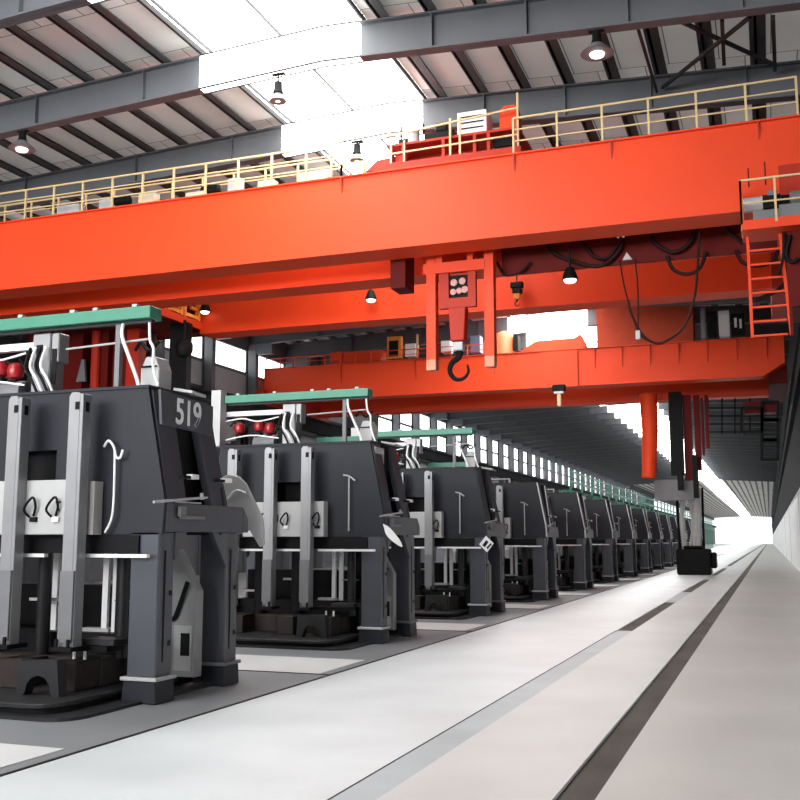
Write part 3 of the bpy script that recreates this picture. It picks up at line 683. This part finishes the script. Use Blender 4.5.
# crane 3, the far one
c3 = thing('overhead_crane', 'farthest orange overhead crane, short ribs on its girder and machinery on top', 'crane', (-11.8, 46, 8.6), 'orange overhead cranes')
ribs = [-7.2+1.25*i for i in range(7)]+[-12, -16, -20]
reparent_world(girder(-24.4, 1.0, 46, 8.75, 10.45, .9, 'front_girder', None, ribs=ribs, chamfer=.9, rh=.95), c3)
reparent_world(girder(-24.4, 1.0, 52, 8.72, 10.45, .9, 'rear_girder', None), c3)
sub(MB().box(-24.4, -23.9, 46.9, 52, 8.8, 10.4), 'end_tie', M['red'], c3)
sub(MB().box(.3, 1.1, 46.95, 53.6, 8.51, 9.3), 'end_truck', M['darkred'], c3)
sub(MB().box(-24.5, -24.1, 45.4, 53.6, 8.5, 9.3), 'end_truck', M['red'], c3)
r = MB(); rail(r, -24.3, -12.5, 46.0, 10.5, .5, 14, 2, .02)
sub(r, 'railing', M['orange'], c3)
def pbox(x0, y0, x1, y1, Y, d, name, m, parent, **k):
    a = at(x0, y0, Y); b = at(x1, y1, Y)
    return sub(MB().box(a.x, b.x, Y, Y+d, min(a.z, b.z), max(a.z, b.z)), name, m, parent, **k)
t3 = thing('crane_trolley', 'orange machinery trolley with boxes and dome tank on the farthest crane', 'trolley', (-10, 48, 10.6))
sub(MB().box(-20.3, -2.5, 47, 51.5, 10.52, 10.62), 'deck', M['red'], t3)
for q in ((330, 352, 342, 362), (343, 352, 381, 361), (545, 343, 583, 352)): pbox(*q, 47.4, 1.2, 'drive_box', M['orange'], t3, bevel=.05)
pbox(596, 308, 694, 347, 47.5, 1.5, 'large_panel', mat('faded_red_panel', (.42, .065, .03), .7, spec=.1), t3)
pbox(387, 337, 401, 358, 47.2, .3, 'frame_rack', M['amber'], t3); pbox(389, 341, 398, 356, 47.15, .05, 'rack_opening', M['rubber'], t3)
pbox(405, 344, 415, 356, 47.4, .6, 'white_cabinet', M['white'], t3)
pbox(416, 334, 418, 356, 47.4, .1, 'rack_post', M['yellow'], t3); pbox(441, 341, 450, 352, 47.4, .6, 'white_cabinet', M['white'], t3)
pbox(470, 336, 480, 352, 47.6, .6, 'blue_cabinet', M['blue'], t3); pbox(513, 335, 518, 350, 47.6, .6, 'dark_post', M['rubber'], t3)
p = at(502, 351, 47.5)
sub(MB().lathe((p.x, 48, p.z), [(.5, -.1), (.5, .75), (.42, .95), (.2, 1.07), (0, 1.1)], 'z', 20), 'dome_tank', mat('tank_orange', (.85, .2, .08), .5), t3, smooth=True)
a = [at(u, v, 47.3) for u, v in ((521, 351), (528, 346), (536, 341), (574, 338), (580, 334), (586, 346), (580, 350))]
sub(MB().prism(a, (0, .8, 0)), 'long_motor', M['orange'], t3)
pbox(700, 308, 706, 338, 47.2, .4, 'cabinet', M['midgrey'], t3); pbox(707, 312, 717, 337, 47.2, .6, 'cabinet', M['rubber'], t3)
pbox(718, 311, 730, 336, 47.3, .6, 'cabinet', M['white'], t3); pbox(731, 314, 745, 335, 47.2, .6, 'cabinet', M['rubber'], t3)
for q in ((734, 318, 737, 327), (739, 319, 742, 328)): pbox(*q, 47.15, .05, 'indicator', M['white'], t3)
# hanging tools of crane 3
ht = MB().tube([at(648, 394, 48.5), at(650, 430, 48.5), at(649, 478, 48.5)], [.42, .38, .33], 14)
hm = sub(ht, 'red_mast', M['orange'], t3, smooth=True)
m = MB(); 
for q in ((668, 392, 684, 475),): a = at(q[0], q[1], 48.5); b = at(q[2], q[3], 48.5); m.box(a.x, b.x, 48.5, 49.1, b.z, a.z)
sub(m, 'dark_mast', M['rubber'], t3)
m = MB()
for q in ((682, 395, 694, 480), (693, 395, 702, 470), (700, 398, 705, 455), (704, 395, 710, 448)): a = at(q[0], q[1], 48.9); b = at(q[2], q[3], 48.9); m.box(a.x, b.x, 48.9, 49.2, b.z, a.z)
sub(m, 'dark_red_mast', M['darkred'], t3)
m = MB()
for q in ((677, 470, 683, 490), (692, 455, 699, 498)): a = at(q[0], q[1], 48.4); b = at(q[2], q[3], 48.4); m.box(a.x, b.x, 48.4, 48.8, b.z, a.z)
sub(m, 'mast_foot', M['rubber'], t3)
pbox(654, 480, 694, 500, 49.3, .5, 'grey_gear_box', M['midgrey'], t3); 
gr = thing('lifting_clamp', 'black lifting clamp standing on the aisle floor at the end of grey rods', 'clamp', (-3.3, 50, 0))
a = at(676, 549, 49.6); b = at(711, 570, 49.6)
sub(MB().box(a.x, b.x, 49.6, 51, .0, a.z).box(b.x, b.x+.25, 49.9, 50.8, .3, a.z-.15).box(a.x+.3, b.x-.3, 49.8, 50.8, a.z, a.z+.15), 'clamp_body', M['rubber'], gr, bevel=.06)
sub(MB().tube(px([(684, 488), (682, 520), (685, 549)], 50.2), .12, 8).tube(px([(697, 488), (697, 549)], 50.2), .2, 8).tube(px([(689, 495), (693, 525), (690, 549)], 50.2), .08, 8), 'clamp_rod', M['lightgrey'], gr, smooth=True)
sub(MB().tube(px([(677, 500), (679, 530), (680, 549)], 50.4), .07, 8).tube(px([(702, 488), (704, 549)], 50.6), .06, 8), 'clamp_hose', M['rubber'], gr, smooth=True)
# dark service cage below right end of crane 3
sg = thing('service_cage', 'dark openwork service cage below the right end of the farthest crane', 'cage', (-1, 49, 7))
m = MB()
def prect(x0, y0, x1, y1, Y, w=.06):
    q = [at(x0, y0, Y), at(x1, y0, Y), at(x1, y1, Y), at(x0, y1, Y)]
    for i in range(4): m.bar(q[i], q[(i+1) % 4], w)
for q in ((762, 402, 778, 420), (762, 420, 778, 440), (762, 440, 778, 460), (742, 408, 762, 432)): 
    prect(*q, 47.6, .13)
    for u, v in ((q[0], q[1]), (q[2], q[1]), (q[0], q[3]), (q[2], q[3])): m.bar(at(u, v, 47.6), at(u, v, 47.6)+Vector((0, 1.4, 0)), .1)
sub(m, 'cage_frame', M['rubber'], sg); m = MB()
for yy in (408, 416, 424, 432): m.bar(at(708, yy, 49), at(762, yy, 49), .06)
for xx in (708, 722, 735, 750): m.bar(at(xx, 398, 49), at(xx, 434, 49), .06)
sub(m, 'cage_grille', M['rubber'], sg)
pbox(744, 402, 776, 412, 47.8, 1, 'cage_box', M['darkred'], sg)

# green railed walkway running beside the machine row
wk = thing('elevated_walkway', 'long green railed walkway on posts behind the distant machines', 'walkway', (-11.5, 90, 0))
sub(MB().box(-12.2, -11.4, 62, 230, 4.6, 4.72), 'deck', M['green'], wk)
sub(MB().box(-11.42, -11.4, 62, 230, 5.15, 5.3).box(-11.43, -11.4, 62, 230, 5.8, 5.9), 'rail', mat('pale_green', (.25, .45, .38), .5), wk)
pm = None
for k in range(42):
    if pm is None: o = sub(MB().box(-11.5, -11.38, 62, 62.14, 0, 6.0), 'post', M['green'], wk); pm = o
    else: o = pm.copy(); C.objects.link(o)
    o.location = (0, k*4.0, 0)
# small hanging things
def floodlight(x, y, Y, s, label, parent_z):
    c = at(x, y, Y)
    t = thing('floodlight', label, 'lamp', c, 'small floodlights under the cranes')
    MB().lathe((0, 0, 0), [(.05*s, .22*s), (.1*s, .2*s), (.16*s, .05*s), (.2*s, -.1*s), (.18*s, -.1*s)], 'z', 14).build('housing', M['rubber'], t, smooth=True)
    MB().lathe((0, 0, 0), [(.02, -.19*s), (.12*s, -.16*s), (.165*s, -.1*s)], 'z', 14).build('lens', M['bulb'], t, smooth=True)
    MB().tube([(0, 0, .2*s), (0, 0, max(.3*s, parent_z-c.z))], .03*s, 6).build('stem', M['rubber'], t)
floodlight(371, 297, 29.6, 1.0, 'small floodlight below the nearest crane left of the hook mast', 9.9)
floodlight(570, 276, 23.6, 1.0, 'small black floodlight on a stem right of the hook mast', 8.64)
floodlight(205, 309, 29.7, 1.0, 'small floodlight at the left end of the middle crane girder', 9.9)
t = thing('chain_hoist', 'small yellow and black chain hoist in front of the middle crane girder', 'hoist', at(517, 290, 29.6), 'chain hoists')
MB().box(-.2, .2, -.1, .1, .05, .25).box(-.14, .16, -.11, .12, -.12, .05).build('hoist_body', M['rubber'], t, bevel=.03)
MB().box(-.1, .1, -.08, .08, -.3, -.1).build('hook_block', M['amber'], t, bevel=.02)
hook(MB(), (0, 0, -.28), .25).build('hook', M['rubber'], t); MB().tube([(0, 0, .25), (0, 0, .9)], .02).build('chain', M['rubber'], t)
t = thing('chain_hoist', 'black chain hoist with yellow hook on the farthest crane girder', 'hoist', at(559, 389, 45.7), 'chain hoists')
MB().box(-.3, .3, -.15, .15, -.12, .2).build('hoist_body', M['rubber'], t, bevel=.04)
MB().box(-.08, .08, -.08, .08, -.8, -.12).build('hook_block', M['yellow'], t); MB().box(-.22, .22, -.1, .1, -.2, -.12).build('trolley_plate', M['white'], t)
# box panel on crane 3's girder
pbox(542, 352, 578, 386, 45.88, .1, 'girder_cabinet', M['orange'], c3)

# high bay lamps hanging from the roof frames
def hibay(c, zt_, label, s=1.0):
    t = thing('high_bay_lamp', label, 'lamp', c, 'high bay lamps under the roof')
    MB().tube([(0, 0, .35), (0, 0, zt_-c[2])], .02, 6).box(-.16, .16, -.05, .05, zt_-c[2]-.02, zt_-c[2]+.01).build('hanger', M['rubber'], t)
    MB().lathe((0, 0, 0), [(.09, .38), (.1, .2), (.13, .12)], 'z', 14).build('ballast', M['rubber'], t, smooth=True)
    MB().lathe((0, 0, 0), [(.13*s, .12), (.2*s, .05), (.34*s, -.08), (.33*s, -.09), (.2*s, -.0), (.1*s, .05)], 'z', 18).build('reflector', M['midgrey'], t, smooth=True)
    MB().lathe((-.0, 0, 0), [(.02, -.16*s), (.14*s, -.13*s), (.17*s, -.04), (.1*s, .05)], 'z', 14).build('bulb', M['bulb'], t, smooth=True)
for (x, y, Y, lab) in ((597, 50, 19.6, 'high bay lamp under the front roof beam, right of the skylight'), (22, 146, 19.6, 'high bay lamp under the front roof beam at far left'),
                       (278, 98, 19.6, 'high bay lamp against the bright skylight, larger and higher of two'), (357, 158, 23.9, 'high bay lamp against the bright skylight, smaller and lower of two')):
    c = at(x, y, Y); hibay(c, max(zb(c.x), c.z+.4), lab, .6 if 'skylight,' in lab else 1.0)

# ------------------------------------------------------------------ light, sky, camera
w = bpy.data.worlds.new('World'); bpy.context.scene.world = w; w.use_nodes = True
w.node_tree.nodes['Background'].inputs[0].default_value = (.93, .97, 1, 1)
w.node_tree.nodes['Background'].inputs[1].default_value = 1.5
def area(name, loc, rot, sx, sy, power, col=(1, 1, 1)):
    l = bpy.data.lights.new(name, 'AREA'); l.shape = 'RECTANGLE'; l.size = sx; l.size_y = sy; l.energy = power; l.color = col
    o = bpy.data.objects.new(name, l); C.objects.link(o); o.location = loc; o.rotation_euler = rot; return o
# fill light added behind the camera to brighten the crane faces
g_ = area('front_fill', (-14, -11, 7.5), (math.radians(105), 0, 0), 22, 7, 3600); g_.data.spread = math.radians(90)
cam = bpy.data.cameras.new('Camera'); co_ = bpy.data.objects.new('Camera', cam); C.objects.link(co_)
cam.sensor_width = 36; cam.lens = FL/800*36; cam.clip_end = 600
co_.matrix_world = Matrix.Translation((0, 0, CH)) @ Matrix(((_R[0], _U[0], -_F[0], 0), (_R[1], _U[1], -_F[1], 0), (_R[2], _U[2], -_F[2], 0), (0, 0, 0, 1)))
sc = bpy.context.scene; sc.camera = co_
sc.view_settings.view_transform = 'Standard'; sc.view_settings.look = 'None'
sc.view_settings.exposure = 0; sc.view_settings.gamma = 1
